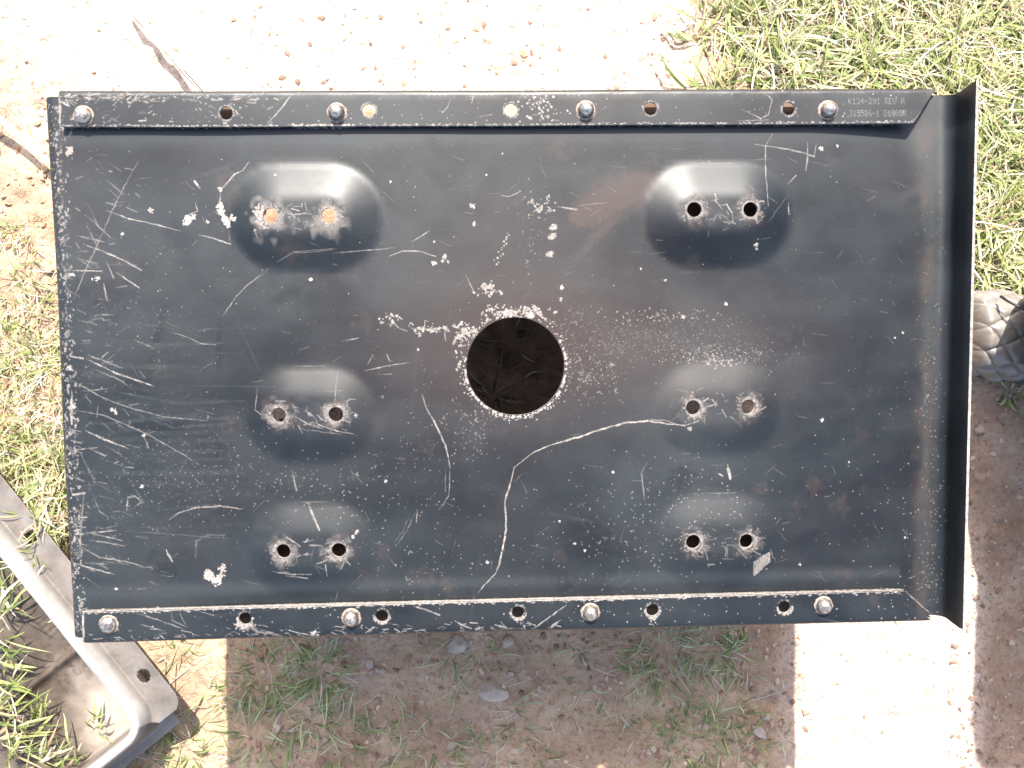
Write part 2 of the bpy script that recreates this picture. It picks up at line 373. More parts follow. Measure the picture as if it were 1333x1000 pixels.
for _ in range(26):
    t = random.random() ** .8; y = 300 + 520 * t; x0 = 74 + 29 * (y - 135) / 690
    stroke([(x0, y), (x0 + random.uniform(6, 20), y + random.uniform(-4, 9))], random.uniform(.6, 2.4), random.uniform(.2, .7), flange=False)
# flanges: rubbed outer bends, scuffs
for _ in range(230):
    x = 78 + 290 * random.random() ** 1.3; y = random.choice((random.uniform(122, 161), random.gauss(128, 3))); an = random.gauss(-0.1, .45); l = random.uniform(.5, 13) * random.random()
    stroke([(x, y), (x + l * math.cos(an), y + l * math.sin(an))], random.uniform(.6, 2.6), random.uniform(.15, .85), flange=True, rough=.8)
for _ in range(140):
    x = random.uniform(110, 720); y0 = 836 - (x - 108) * .027; y = y0 - abs(random.gauss(3, 6)); an = random.gauss(.2, .4); l = random.uniform(1, 14)
    stroke([(x, y), (x + l * math.cos(an), y + l * math.sin(an))], random.uniform(.6, 1.7), random.uniform(.2, .7), flange=True)
for _ in range(330):
    x = random.uniform(80, 1200); y = random.choice((random.uniform(120, 162), 817 - (x - 108) * .027 + random.uniform(-18, 18)))
    spot(x, y, random.uniform(.3, 1.1), random.uniform(.2, .7), flange=True)
for _ in range(60): spot(random.gauss(700, 18), random.uniform(125, 158), random.uniform(.6, 1.6), .7, flange=True)
for _ in range(500):
    t = random.random(); spot(78 + 1108 * t, 164.5 - 4.5 * t + random.gauss(0, .7), random.uniform(.3, 1.0), random.uniform(.2, .7), flange=True, asp=2)
pa_, pb_ = raw_hit(108, 796, ZF), raw_hit(1176, 768, ZF)
stroke([(pa_[0], pa_[1] - .0009), (pb_[0], pb_[1] - .0009)], 1.7, .9, local=True, rough=.2)  # sunlit inner edge of the lower flange, painted as a bright line
for _ in range(260):
    t = random.random(); spot(108 + 1068 * t, 798.5 - 27.5 * t + random.gauss(0, .8), random.uniform(.4, 1.1), random.uniform(.3, .9), flange=True, asp=2)
stroke([(77, 124), (77, 166)], 4, .95, flange=True, rough=.7); stroke([(108, 796), (108, 834)], 3.4, .9, flange=True)
stroke([(1187, 160.5), (1221, 119)], 1.6, .5, flange=True); stroke([(1178, 769), (1217, 803)], 1.6, .5, flange=True)
for _ in range(50):
    x = random.uniform(380, 460); spot(x, 163.5 + random.gauss(0, 1), random.uniform(.6, 1.6), .8, flange=True)
# holes
TOPH = [(294.5, 147), (480, 144), (665, 143), (847, 142), (1027, 142)]
BOTH = [(319, 805.5), (497, 802), (674, 797.5), (849.5, 794), (1021.5, 790)]
for x, y in TOPH: ring(x, y, 8.5, 11, .45, n=40, flange=True)
for x, y in BOTH: ring(x, y, 8.5, 11.5, .8, 180, 360, n=46, flange=True); ring(x, y, 8.5, 10.5, .4, n=24, flange=True)
ring(319, 806, 9, 18, .8, 200, 330, flange=True, n=50); ring(849, 795, 9, 20, .8, 250, 290, flange=True, n=16)
for i, (x1, y1, x2, y2) in enumerate(((352.5, 281, 428.5, 281), (903.5, 273, 976.5, 273), (361, 541, 436, 540), (904, 531, 976, 530), (367, 719.5, 440, 718), (904, 707, 974, 706))):
    for (x, y) in ((x1, y1), (x2, y2)):
        ring(x, y, 9.3, 12.5 + 2.5 * (i in (0, 4, 2)), .6, n=95); ring(x, y, 11, 22, .4, n=36)
    for (x, y) in ((x1, y1), (x2, y2)): spot(x, y, 15, .22, ch=1, soft=1.0, lump=.8); spot(x, y, 13, .30 if i in (0, 2, 4) else .16, soft=1.1, lump=.7)
    spot((x1 + x2) / 2, y1, 20, .5, ch=2, soft=1.0, lump=.6, asp=1.8)
    if i == 0: spot(350, 283, 19, .34, soft=.8, lump=.8); spot(425, 287, 16, .28, soft=.8, lump=.9)
    for _ in range(34):
        x, y = random.uniform(x1 - 14, x2 + 14), y1 + random.gauss(0, 9); an = random.gauss(.5, .8); l = random.uniform(3, 15)
        stroke([(x, y), (x + l * math.cos(an), y + l * math.sin(an))], random.uniform(.7, 1.7), random.uniform(.2, .7))
for _ in range(80): spot(340 + random.gauss(0, 4), 283 + random.gauss(0, 8), random.uniform(1, 2), .8)
for k in range(150):  # brighter lower rim of the middle hole: sunlit edge painted over wear
    t = R(random.uniform(170, 390)); rr = 65.2 + abs(random.gauss(0, .8)); spot(671 + rr * math.cos(t), 477 - rr * math.sin(t), random.uniform(.8, 1.5), .9)
for k in range(220):
    t = R(random.uniform(0, 360)); rr = 66 + abs(random.gauss(0, 5)); spot(671 + rr * math.cos(t), 477 - rr * math.sin(t), random.uniform(.4, 1.2), .7)
# stamped part number, dot by dot
F57 = {'K':'1000110010101001100010100100101000100000','0':'01110100011001110101110011000101110','1':'00100011000010000100001000010001110','2':'01110100010000100010001000100011111','3':'11111000100010000010000011000101110',
       '4':'00010001100101010010111110001000010','5':'11111100001111000001000011000101110','6':'00110010001000011110100011000101110','8':'01110100011000101110100011000101110','9':'01110100011000101111000010001001100',
       '-':'00000000000000011111000000000000000','R':'11110100011000111110101001001010001','E':'11111100001000011110100001000011111','V':'10001100011000110001100010101000100','A':'01110100011000111111100011000110001','S':'01111100001000001110000010000111110',' ':'0'*35}
F57['K'] = '10001100101010011000101001001010001'
def stamp(txt, x0, y0, pitch, hgt, a):
    for i, c in enumerate(txt):
        for k, b in enumerate(F57[c]):
            if b == '1': spot(x0 + i * pitch + (k % 5) * pitch * .165, y0 + (k // 5) * hgt / 6.4, .46, a * random.uniform(.25, .75), lump=0, soft=.8, flange=True)
stamp('K124-291 REV A', 1104.5, 129, 5.25, 7.6, .75)
stamp('315586-1 S1008R', 1105.5, 145, 4.95, 7.6, .75)
gr = np.clip(.45 + 1.3 * up(fbm(lx * 700, ly * 700, 77, 2)[:, :]) * (0.5 + rng.random((TH, TW), dtype=np.float32)), 0, 1) if False else np.clip(.50 + .75 * rng.random((TH // 2, TW // 2), dtype=np.float32), 0, 1).repeat(2, 0).repeat(2, 1)
wear_and_light[..., 0] *= gr
wimg = bpy.data.images.new('tray_wear_and_light', TW, TH, alpha=False, float_buffer=False)
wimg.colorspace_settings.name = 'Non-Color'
wimg.pixels.foreach_set(np.clip(wear_and_light, 0, 1).ravel())
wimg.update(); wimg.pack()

# ------------------------------------------------------------------ materials
def paint_mat():
    M = NT('black_paint')
    uv = M.n('ShaderNodeUVMap', uv_map='UVMap').outputs[0]
    im = M.n('ShaderNodeTexImage', image=wimg, interpolation='Linear', extension='CLIP'); M.l(uv, im.inputs[0])
    sp = M.n('ShaderNodeSeparateColor'); M.l(im.outputs[0], sp.inputs[0])
    r_, g_, b_ = sp.outputs
    o = M.obj()
    film = M.mix(b_, (.0008, .0016, .0022), (.0112, .0142, .0156))
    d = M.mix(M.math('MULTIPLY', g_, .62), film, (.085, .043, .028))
    n1 = M.noise(700, 2, o)
    wearc = M.ramp(n1, [(0.3, (.15, .12, .10)), (0.7, (.29, .265, .24))])
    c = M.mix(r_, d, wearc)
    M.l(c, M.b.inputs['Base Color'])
    n2 = M.noise(9, 5, o)
    ro = M.math('ADD', M.math('MULTIPLY', b_, .16), M.math('ADD', M.math('MULTIPLY', n2, .16), .345))
    ro = M.math('ADD', ro, M.math('MULTIPLY', M.math('MAXIMUM', r_, g_), .30))
    M.l(ro, M.b.inputs['Roughness'])
    M.b.inputs['Specular IOR Level'].default_value = .38
    h = M.math('SUBTRACT', M.math('MULTIPLY', M.noise(420, 3, o), .35), M.math('MULTIPLY', r_, .8))
    M.bump(h, .00012, .55)
    return M.m
paint = paint_mat()
M = NT('cut_edge_steel')
c = M.ramp(M.noise(260, 3, M.obj()), [(.3, (.13, .10, .085)), (.6, (.28, .255, .23))]); M.l(c, M.b.inputs['Base Color'])
M.b.inputs['Roughness'].default_value = .5; M.b.inputs['Metallic'].default_value = .2; edge_m = M.m
M = NT('bolt_zinc')
c = M.ramp(M.noise(330, 4, M.obj()), [(.34, (.12, .08, .055)), (.46, (.24, .21, .18)), (.7, (.46, .43, .385))]); M.l(c, M.b.inputs['Base Color'])
M.b.inputs['Metallic'].default_value = .85; M.b.inputs['Roughness'].default_value = .33; M.bump(M.noise(420, 3, M.obj()), .0004, .6); bolt_m = M.m
M = NT('rust_washer')
c = M.ramp(M.noise(500, 3, M.obj()), [(.35, (.05, .04, .035)), (.65, (.22, .16, .12))]); M.l(c, M.b.inputs['Base Color']); M.b.inputs['Roughness'].default_value = .7; rust_m = M.m

# ------------------------------------------------------------------ sheets with holes
def circle(c, r, n): return [(c[0] + r * math.cos(2 * math.pi * k / n), c[1] + r * math.sin(2 * math.pi * k / n)) for k in range(n)]
def sheet(name, outer, holes, fmap, uvf, step, thick, parent, extra=()):
    """a flat pattern cut with holes, bent by fmap into its pressed form, given its thickness"""
    pts = []; edges = []
    def loop(L):
        a = len(pts); pts.extend(L); n = len(L)
        edges.extend((a + i, a + (i + 1) % n) for i in range(n))
    O = []
    for i in range(len(outer)):
        a, b = outer[i], outer[(i + 1) % len(outer)]; n = max(1, int(math.dist(a, b) / step))
        O += [(a[0] + (b[0] - a[0]) * k / n, a[1] + (b[1] - a[1]) * k / n) for k in range(n)]
    loop(O)
    for (c, r, n) in holes:
        loop(circle(c, r, n))
        k = 1
        for q in (1.18, 1.42): pts.extend(circle(c, r * q, n))
    xs = [p[0] for p in outer]; ys = [p[1] for p in outer]
    def inside(x, y):
        c = False; n = len(outer); j = n - 1
        for i in range(n):
            xi, yi = outer[i]; xj, yj = outer[j]
            if (yi > y) != (yj > y) and x < (xj - xi) * (y - yi) / (yj - yi) + xi: c = not c
            j = i
        return c
    nx = int((max(xs) - min(xs)) / step); ny = int((max(ys) - min(ys)) / step)
    for i in range(1, nx):
        for j in range(1, ny):
            x = min(xs) + (max(xs) - min(xs)) * i / nx; y = min(ys) + (max(ys) - min(ys)) * j / ny
            if not (inside(x, y) and inside(x + step * .35, y) and inside(x - step * .35, y) and inside(x, y + step * .35) and inside(x, y - step * .35)): continue
            if any(abs(x - c[0]) < r * 1.5 and math.hypot(x - c[0], y - c[1]) < r * 1.42 + step * .3 for c, r, n in holes): continue
            pts.append((x, y))
    for x, y in extra: pts.append((x, y))
    vo, eo, fo, *_ = delaunay_2d_cdt([Vector(p) for p in pts], edges, [], 0, 1e-7)
    faces = []
    for f in fo:
        cx = sum(vo[i].x for i in f) / len(f); cy = sum(vo[i].y for i in f) / len(f)
        if not inside(cx, cy): continue
        if any(math.hypot(cx - c[0], cy - c[1]) < r * .999 for c, r, n in holes): continue
        p, q, r_ = (vo[i] for i in f[:3])
        if len(f) == 3 and abs((q.x - p.x) * (r_.y - p.y) - (q.y - p.y) * (r_.x - p.x)) < 4e-9: continue
        faces.append(tuple(f))
    U = np.array([v.x for v in vo]); V = np.array([v.y for v in vo])
    P = fmap(U, V)
    me = mesh(name, P.tolist(), faces)
    uvl = me.uv_layers.new(name='UVMap')
    a, b = uvf(U, V)
    a = (a - UX0) * TS / TW; b = (b - UY0) * TS / TH
    li = np.zeros(len(me.loops), np.int32); me.loops.foreach_get('vertex_index', li)
    uvl.data.foreach_set('uv', np.stack([a[li], b[li]], 1).ravel())
    if me.polygons[0].normal.z < 0: me.flip_normals()
    o = link(name, me, [paint, edge_m], parent)
    so = o.modifiers.new('thickness', 'SOLIDIFY'); so.thickness = thick; so.offset = -1; so.material_offset_rim = 1
    so.use_even_offset = False
    es = o.modifiers.new('edges', 'EDGE_SPLIT'); es.split_angle = R(38)
    return o

tray = bpy.data.objects.new('steel_tray', None); COL.objects.link(tray)
tray.matrix_world = TM
tag(tray, 'large scratched black steel tray with six pressed bumps and a big round middle hole', 'metal tray')

RR = 0.009; LIP = 0.031                                         # right bend
XR = HX - RR                                                  # start of the arc
RL = 0.008; XLs = -HX + RL
def bend_right(u):
    """flat-pattern u -> x, z for the right end"""
    s = u - XR; q = math.pi / 2 * RR
    x = np.where(s <= 0, u, np.where(s < q, XR + RR * np.sin(np.clip(s, 0, q) / RR), XR + RR))
    z = np.where(s <= 0, 0, np.where(s < q, RR - RR * np.cos(np.clip(s, 0, q) / RR), RR + (s - q)))
    # top of the lip rolls a little outwards
    e = RR + LIP - RR - .006
    t = np.clip(z - e, 0, None)
    x = x + t * t * 40; z = z - t * t * 18
    return x, z
def f_floor(U, V):
    x, z = bend_right(U)
    s = XLs - U; q = math.pi / 2 * RL
    x = np.where(s > 0, np.where(s < q, XLs - RL * np.sin(np.clip(s, 0, q) / RL), -HX), x)
    z = np.where(s > 0, np.where(s < q, -(RL - RL * np.cos(np.clip(s, 0, q) / RL)), -(RL + (s - q))), z)
    fl = np.clip((XR - U) / .02, 0, 1) * np.clip((U - XLs) / .01, 0, 1)
    z = z + floor_z(x, V) * fl
    z = z - .0045 * np.clip((U - .24) / .08, 0, 1) ** 1.5 * np.clip((V - .12) / .07, 0, 1) * np.clip((XR + .012 - U) / .03, 0, 1)
    x = x + .0006 * np.sin(V * 23) * (s > 0)
    return np.stack([x, V * (1 - 0.0), z], 1)
qL = math.pi / 2 * RL; qR = math.pi / 2 * RR
u0 = XLs - qL - .010; u1 = XR + qR + LIP - RR
fy = HY - .0035
mid = hit(671, 477)
holes = [(mid, 0.0392, 96)]
for b in BUMPS:
    for h in b['h']: holes.append((h, .0058, 26))
for (x, y) in TOPH + BOTH:
    holes.append((raw_hit(x, y, 0), .0062, 22))
outer = [(u0, -fy), (XR, -fy), (XR + qR, -fy + .001), (u1, -fy - .001), (u1, fy + .0015), (XR + qR, fy - .002), (XR, fy), (u0, fy)]
extra = []
for k in range(0, 9):
    for j in range(120):
        v = -fy + 2 * fy * (j + .5) / 120
        extra.append((XR + qR * (k + .013) / 8, v)); extra.append((XLs - qL * (k + .013) / 8, v))
def uv_floor(U, V): return U, V
floor = sheet('tray_floor', outer, holes, f_floor, uv_floor, .0042, .0028, tray, extra)

# flanges folded in along both long sides
RB = 0.0045; FW = 0.0305
def flange(side):
    q = math.pi / 2 * RB
    if side > 0:
        a = raw_hit(76.5, 140, ZF)[0]; b1 = raw_hit(1187.5, 162, ZF); b2 = raw_hit(1222, 118, ZF)
        inn = [raw_hit(77, 165.5, ZF)[1], raw_hit(1187, 161.5, ZF)[1]]
        hs = [raw_hit(x, y, ZF) for x, y in TOPH]
    else:
        a = raw_hit(107, 815, ZF)[0]; b1 = raw_hit(1177, 768, ZF); b2 = raw_hit(1217, 804, ZF)
        inn = [raw_hit(108, 796, ZF)[1], raw_hit(1176, 768, ZF)[1]]
        hs = [raw_hit(x, y, ZF) for x, y in BOTH]
    top = HY - RB                                             # start of the outer bend
    out = top + q + .011
    xa = (b1[0]); xb = b2[0]
    if side > 0: outer = [(a, inn[0]), (xa, inn[1]), (xb, top + q), (xb, out), (a, out)]
    else: outer = [(a, inn[0]), (a, -out), (xb, -out), (xb, -top - q), (xa, inn[1])]
    def fm(U, V):
        W_ = V * side; s = W_ - top
        y = np.where(s <= 0, W_, np.where(s < q, top + RB * np.sin(np.clip(s, 0, q) / RB), HY))
        z = np.where(s <= 0, 0, np.where(s < q, -(RB - RB * np.cos(np.clip(s, 0, q) / RB)), -(RB + (s - q))))
        z = z + ZF
        if side > 0: z = z + np.clip((U - .2) / .12, 0, 1) ** 1.3 * .0016 * np.clip((top - W_) / .02, 0, 1.5)
        z = z + .0005 * (vnoise(U * 14, W_ * 3 + 9, 3) - .5) * np.clip((top - W_) / .02, 0, 1)
        y = y + .0007 * (vnoise(U * 9, W_ * 0, 6) - .5)
        return np.stack([U, y * side, z], 1)
    n = 8
    ex = [(a + (xb - a) * (j + .5) / 170, side * (top + q * (k + .01) / n)) for j in range(170) for k in range(n + 1)]
    ex = [p for p in ex if side > 0 and p[0] < xb - .004 or side < 0 and p[0] < xb - .004]
    o = sheet('rim_flange', outer, [(h, .0050, 26) for h in hs], fm, lambda U, V: (U, np.clip(V, -.2185, .2185)), .0045, .0022, tray, ex)
    if side > 0: o['label'] = 'folded rim with stamped part number'
    return o
flange(1); flange(-1)

def dome(name, r, h, parent, loc, mat, rings=7, seg=24, lump=0.03, seed=0):
    bm = bmesh.new(); prev = None
    rr = random.Random(seed)
    prof = [(1.0, -.12), (1.0, .12), (.93, .42), (.80, .68), (.60, .87), (.34, .98), (.12, 1.0)]
    for (a, b) in prof:
        L = [bm.verts.new((r * a * math.cos(2 * math.pi * k / seg) * (1 + rr.uniform(-lump, lump) * .5), r * a * math.sin(2 * math.pi * k / seg), h * b * (1 + rr.uniform(-lump, lump)))) for k in range(seg)]
        if prev:
            for k in range(seg): bm.faces.new((prev[k], prev[(k + 1) % seg], L[(k + 1) % seg], L[k]))
        prev = L
    bm.faces.new(prev)
    me = bpy.data.meshes.new(name); bm.to_mesh(me); bm.free()
    o = link(name, me, mat, parent); o.location = loc
    return o
for i, (x, y) in enumerate(((107, 150), (438, 146), (763, 143), (1079, 143), (140, 814), (457, 805), (769, 798), (1073, 789))):
    lx_, ly_ = raw_hit(x, y, ZF + .002)
    o = dome('bolt_head', .0064 if i not in (0, 4) else .0068, .0078 if i not in (0, 4) else .0050, tray, (lx_, ly_, ZF + .0002), bolt_m, seed=i)
    if i in (0, 4): o['label'] = 'flattened pale worn bolt head at the end of the rim'
    bm = bmesh.new(); seg = 28
    A = [bm.verts.new((.0062 * math.cos(2 * math.pi * k / seg), .0062 * math.sin(2 * math.pi * k / seg), .0010)) for k in range(seg)]
    B = [bm.verts.new((.0078 * (1 + random.uniform(-.08, .10)) * math.cos(2 * math.pi * k / seg), .0078 * math.sin(2 * math.pi * k / seg), .00012)) for k in range(seg)]
    for k in range(seg): bm.faces.new((A[k], B[k], B[(k + 1) % seg], A[(k + 1) % seg]))
    bmesh.ops.recalc_face_normals(bm, faces=bm.faces)
    me = bpy.data.meshes.new('paint_ring'); bm.to_mesh(me); bm.free()
    link('paint_ring', me, rust_m, o)

# ------------------------------------------------------------------ added timber under the tray, its boards shading the soil and stopping sun spots
M = NT('added_weathered_timber')
o_ = M.obj(); mp = M.n('ShaderNodeMapping'); mp.inputs['Scale'].default_value = (3, 60, 60); M.l(o_, mp.inputs[0])
c = M.ramp(M.noise(3, 5, mp.outputs[0]), [(.3, (.05, .028, .016)), (.7, (.13, .075, .045))]); M.l(c, M.b.inputs['Base Color']); M.b.inputs['Roughness'].default_value = .85; wood = M.m
added_stand = bpy.data.objects.new('added_timber_stand', None); COL.objects.link(added_stand)
tag(added_stand, 'added dark brown timber that blocks sun under the black tray, seen only through its holes', 'added_stand')
def plank(name, x0, x1, y0, y1, z0, z1, drop=None):
    """board between ground and tray; tops follow the tray's underside"""
    def tz(x, y):
        p = TM @ Vector((0, 0, 0)); n = TR.to_3x3() @ Vector((0, 0, 1))
        return p.z - (n.x * (x - p.x) + n.y * (y - p.y)) / n.z - .0045
    v = []
    for z in (0, 1):
        for (x, y) in ((x0, y0), (x1, y0), (x1, y1), (x0, y1)):
            v.append((x, y, (tz(x, y) - (drop or 0)) if z else (z0 if z0 is not None else tz(x, y) - (drop or 0) - z1)))
    f = [(3, 2, 1, 0), (4, 5, 6, 7), (0, 1, 5, 4), (1, 2, 6, 5), (2, 3, 7, 6), (3, 0, 4, 7)]
    me = mesh(name, v, f)
    return link(name, me, wood, added_stand, smooth=False)
plank('back_shade_board', -.345, .342, .105, .123, -.01, 0)  # added to throw shade over the soil below the middle hole
plank('post', -.324, -.295, -.165, -.125, -.01, 0, .002)
plank('post', .285, .325, -.165, -.125, -.01, 0, .002)
plank('hole_shade_board', .098, .32, .1235, .232, None, .018, .014)
plank('hole_shade_board', -.262, -.195, .188, .231, None, .018, .014)
plank('post', .280, .315, .175, .21, -.01, 0, .0335)
plank('front_shade_board', -.325, .318, -.186, -.174, -.01, 0, .036)  # added to catch the sun spots that fall through the holes
plank('hole_shade_rail', -.262, .0, -.203, -.120, None, .016, .014)
plank('hole_shade_rail', .0005, .285, -.1955, -.120, None, .016, .014)
plank('brace', -.225, -.205, .1235, .1875, None, .018, .014)

# ------------------------------------------------------------------ ground
def axis(a, b, step, far):
    L = list(np.arange(a, b + step * .5, step)); s = step; x = L[-1]; y = L[0]
    while x < far:
        s *= 1.35; x += s; y -= s; L.append(x); L.insert(0, y)
    return np.array(L)
gxs = axis(-.72, .74, .0034, 14); gys = axis(-.56, .56, .0034, 14)
GX, GY = np.meshgrid(gxs, gys)
def ground_z(X, Y):
    X = np.asarray(X, float); Y = np.asarray(Y, float)
    z = .016 * (fbm(X * 4 + 1, Y * 4, 2, 3) - .5) + .0075 * (fbm(X * 28, Y * 28, 4, 3) - .5)
    c = fbm(X * 55 + 9, Y * 55, 12, 3)
    z = z + .005 * np.clip(c - .55, 0, 1) * 2.2
    z = z - .006 * np.clip(.36 - fbm(X * 34 + 2, Y * 40, 17, 2), 0, 1) * 3
    near = np.exp(-((X + .57) ** 2 + (Y + .36) ** 2) / .02)      # hollow under the old pan
    return z - .012 - .01 * near
GZ = ground_z(GX, GY)
nyv, nxv = GX.shape
idx = np.arange(nxv * nyv).reshape(nyv, nxv)
F = np.stack([idx[:-1, :-1], idx[:-1, 1:], idx[1:, 1:], idx[1:, :-1]], -1).reshape(-1, 4)
me = bpy.data.meshes.new('ground')
me.vertices.add(nxv * nyv); me.vertices.foreach_set('co', np.stack([GX, GY, GZ], -1).ravel())
me.loops.add(F.size); me.loops.foreach_set('vertex_index', F.ravel().astype(np.int32))
me.polygons.add(len(F)); me.polygons.foreach_set('loop_start', np.arange(0, F.size, 4, dtype=np.int32)); me.polygons.foreach_set('loop_total', np.full(len(F), 4, np.int32))
me.update(calc_edges=True); me.validate()
# soil tones: r = pale dust and painted sunlight, g = brown earth and painted shade
gpx = GX * FPX + 666.5; gpy = 500 - GY * FPX
def sm(a, b, x): return np.clip((x - a) / (b - a), 0, 1)
wob = (fbm(GX * 9, GY * 9, 40, 3) - .5) * 120
pale = (1 - sm(180, 300, gpy + wob)) * (1 - sm(880, 960, gpx + wob * .6)) * sm(-60, 170, gpx + .6 * (130 - gpy) + wob)
pale = np.maximum(pale, sm(1000, 1060, gpx) * sm(640, 760, gpy + wob * .3) * (1 - sm(1275, 1300, gpx)))  # sunlight between the two cast shadows painted as paler soil
dark = sm(1240, 1275, gpx) * sm(470, 520, gpy) * (1 - pale) * .8  # right-hand cast shadow deepened by darker soil colour
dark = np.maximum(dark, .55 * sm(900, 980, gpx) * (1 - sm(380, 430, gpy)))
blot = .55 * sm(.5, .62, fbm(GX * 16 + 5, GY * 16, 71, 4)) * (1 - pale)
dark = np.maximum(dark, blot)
dark = np.maximum(dark, np.exp(-(((gpx - 670) / 160) ** 2 + ((gpy - 480) / 160) ** 2)))  # shade below the middle hole painted into the soil colour
dark = np.maximum(dark, .95 * np.exp(-(((gpx - 385) / 60) ** 2 + ((gpy - 288) / 26) ** 2)))  # half shade under the upper left bump holes painted in
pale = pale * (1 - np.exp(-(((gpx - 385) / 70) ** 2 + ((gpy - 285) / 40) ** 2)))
hole_shade = .55 * np.exp(-(((gpx - 670) / 230) ** 2 + ((gpy - 490) / 130) ** 2) ** 2)  # shade below middle, flange and bump holes painted as darker soil
hole_shade = np.maximum(hole_shade, .9 * np.exp(-(((gpx - 480) / 12) ** 2 + ((gpy - 144) / 12) ** 2)))
hole_shade = np.maximum(hole_shade, .62 * np.exp(-(((gpx - 666) / 12) ** 2 + ((gpy - 143) / 12) ** 2)))
hole_shade = np.maximum(hole_shade, 1.0 * np.exp(-(((gpx - 385) / 65) ** 2 + ((gpy - 290) / 24) ** 2)))
colr = np.stack([pale, dark, hole_shade, np.ones_like(pale)], -1).astype(np.float32)
ca = me.color_attributes.new('soil', 'FLOAT_COLOR', 'POINT'); ca.data.foreach_set('color', colr.ravel())  # soil tones together with painted sunlight and shade
M = NT('dry_soil')
o_ = M.obj(); sp = M.n('ShaderNodeSeparateColor'); M.l(M.attr('soil'), sp.inputs[0])
n1 = M.noise(14, 6, o_); n2 = M.noise(160, 5, o_, .7); n3 = M.noise(46, 5, o_)
base = M.ramp(n1, [(.3, (.27, .18, .112)), (.7, (.40, .285, .19))])
pl = M.ramp(n1, [(.3, (.42, .32, .25)), (.7, (.50, .40, .33))])
dk = M.ramp(n1, [(.3, (.17, .105, .07)), (.7, (.29, .205, .15))])
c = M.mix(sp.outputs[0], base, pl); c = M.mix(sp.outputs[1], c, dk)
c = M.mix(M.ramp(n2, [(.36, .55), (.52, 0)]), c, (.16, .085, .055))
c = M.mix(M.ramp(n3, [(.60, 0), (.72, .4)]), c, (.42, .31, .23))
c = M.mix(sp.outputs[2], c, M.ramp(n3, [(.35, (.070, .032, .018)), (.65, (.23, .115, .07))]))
M.l(c, M.b.inputs['Base Color']); M.b.inputs['Roughness'].default_value = .95; M.b.inputs['Specular IOR Level'].default_value = .1
M.bump(M.math('ADD', n2, M.math('MULTIPLY', M.noise(600, 3, o_), .4)), .0035, 1.0); soil = M.m
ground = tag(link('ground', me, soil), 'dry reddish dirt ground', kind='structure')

# ------------------------------------------------------------------ gravel, clods, stones
def ico():
    bm = bmesh.new(); bmesh.ops.create_icosphere(bm, subdivisions=1, radius=1)
    v = np.array([tuple(x.co) for x in bm.verts]); bm.verts.ensure_lookup_table(); f = np.array([[q.index for q in x.verts] for x in bm.faces]); bm.free(); return v, f
IV, IF = ico()
def scatter_stones(name, n, region, sizes, palette, label, seed, flat=.6):
    rg = np.random.default_rng(seed); V = []; Fc = []; C = []; k = 0
    for _ in range(n):
        p = region(rg)
        if p is None: continue
        x, y = p; s = sizes[0] + (sizes[1] - sizes[0]) * rg.random() ** 3.2
        v = IV * (1 + rg.uniform(-.55, .45, (len(IV), 1))) * np.array([s * rg.uniform(.7, 1.3), s * rg.uniform(.7, 1.2), s * flat * rg.uniform(.6, 1.2)])
        a = rg.uniform(0, 6.28); ca_, sa = math.cos(a), math.sin(a)
        v = np.stack([v[:, 0] * ca_ - v[:, 1] * sa + x, v[:, 0] * sa + v[:, 1] * ca_ + y, v[:, 2]], 1)
        v[:, 2] += float(ground_z(x, y)) + s * flat * .35
        V.append(v); Fc.append(IF + k); k += len(v)
        c = np.array(palette[rg.integers(len(palette))]) * rg.uniform(.75, 1.2)
        C.append(np.tile(np.append(c, 1.0), (len(v), 1)))
    me = mesh(name, np.concatenate(V).tolist(), np.concatenate(Fc).tolist())
    at = me.color_attributes.new('tint', 'FLOAT_COLOR', 'POINT'); at.data.foreach_set('color', np.concatenate(C).astype(np.float32).ravel())
    o = link(name, me, stone_m, smooth=False)
    return tag(o, label, kind='stuff')
M = NT('pebble'); M.l(M.mix(.35, M.attr('tint'), M.ramp(M.noise(300, 4, M.obj()), [(.3, .2), (.7, .6)]), 'OVERLAY'), M.b.inputs['Base Color'])
M.b.inputs['Roughness'].default_value = .9; M.bump(M.noise(500, 3, M.obj()), .001, .6); stone_m = M.m
M = NT('grey_stone'); M.l(M.ramp(M.noise(60, 5, M.obj()), [(.3, (.22, .165, .125)), (.7, (.35, .285, .225))]), M.b.inputs['Base Color']); M.b.inputs['Roughness'].default_value = .9
M.bump(M.noise(180, 4, M.obj()), .002, .8); grey_stone = M.m
def rpx(x0, x1, y0, y1):
    def r(rg):
        p = gp(rg.uniform(x0, x1), rg.uniform(y0, y1)); return p.x, p.y
    return r
earth = [(.28, .175, .12), (.33, .21, .145), (.22, .13, .085), (.36, .27, .20), (.29, .225, .17), (.17, .095, .06)]
scatter_stones('gravel', 1900, rpx(280, 1055, 790, 1040), (.0008, .0052), earth, 'pebbles and crumbs of soil below the tray', 1)
scatter_stones('gravel', 950, rpx(1240, 1345, 470, 1020), (.0007, .0040), [(.20, .125, .085), (.26, .19, .145), (.15, .09, .06), (.31, .24, .185)], 'pebbles in the dark soil beside the tray', 2)
scatter_stones('soil_crumbs', 700, rpx(300, 950, -20, 135), (.0005, .0046), [(.20, .10, .065), (.28, .155, .10), (.36, .24, .17), (.17, .10, .07), (.34, .27, .2)], 'reddish crumbs on the pale dirt above the tray', 3, .28)
scatter_stones('soil_crumbs', 150, rpx(1045, 1280, 790, 1040), (.0005, .0036), [(.30, .17, .11), (.36, .25, .17), (.2, .12, .08)], 'few crumbs on the sunlit dirt at the lower right', 9, .35)
scatter_stones('soil_crumbs', 140, rpx(-20, 240, -20, 135), (.0006, .0040), [(.30, .19, .13), (.36, .25, .17)], 'small crumbs on the pale dirt near the stick', 4, .4)
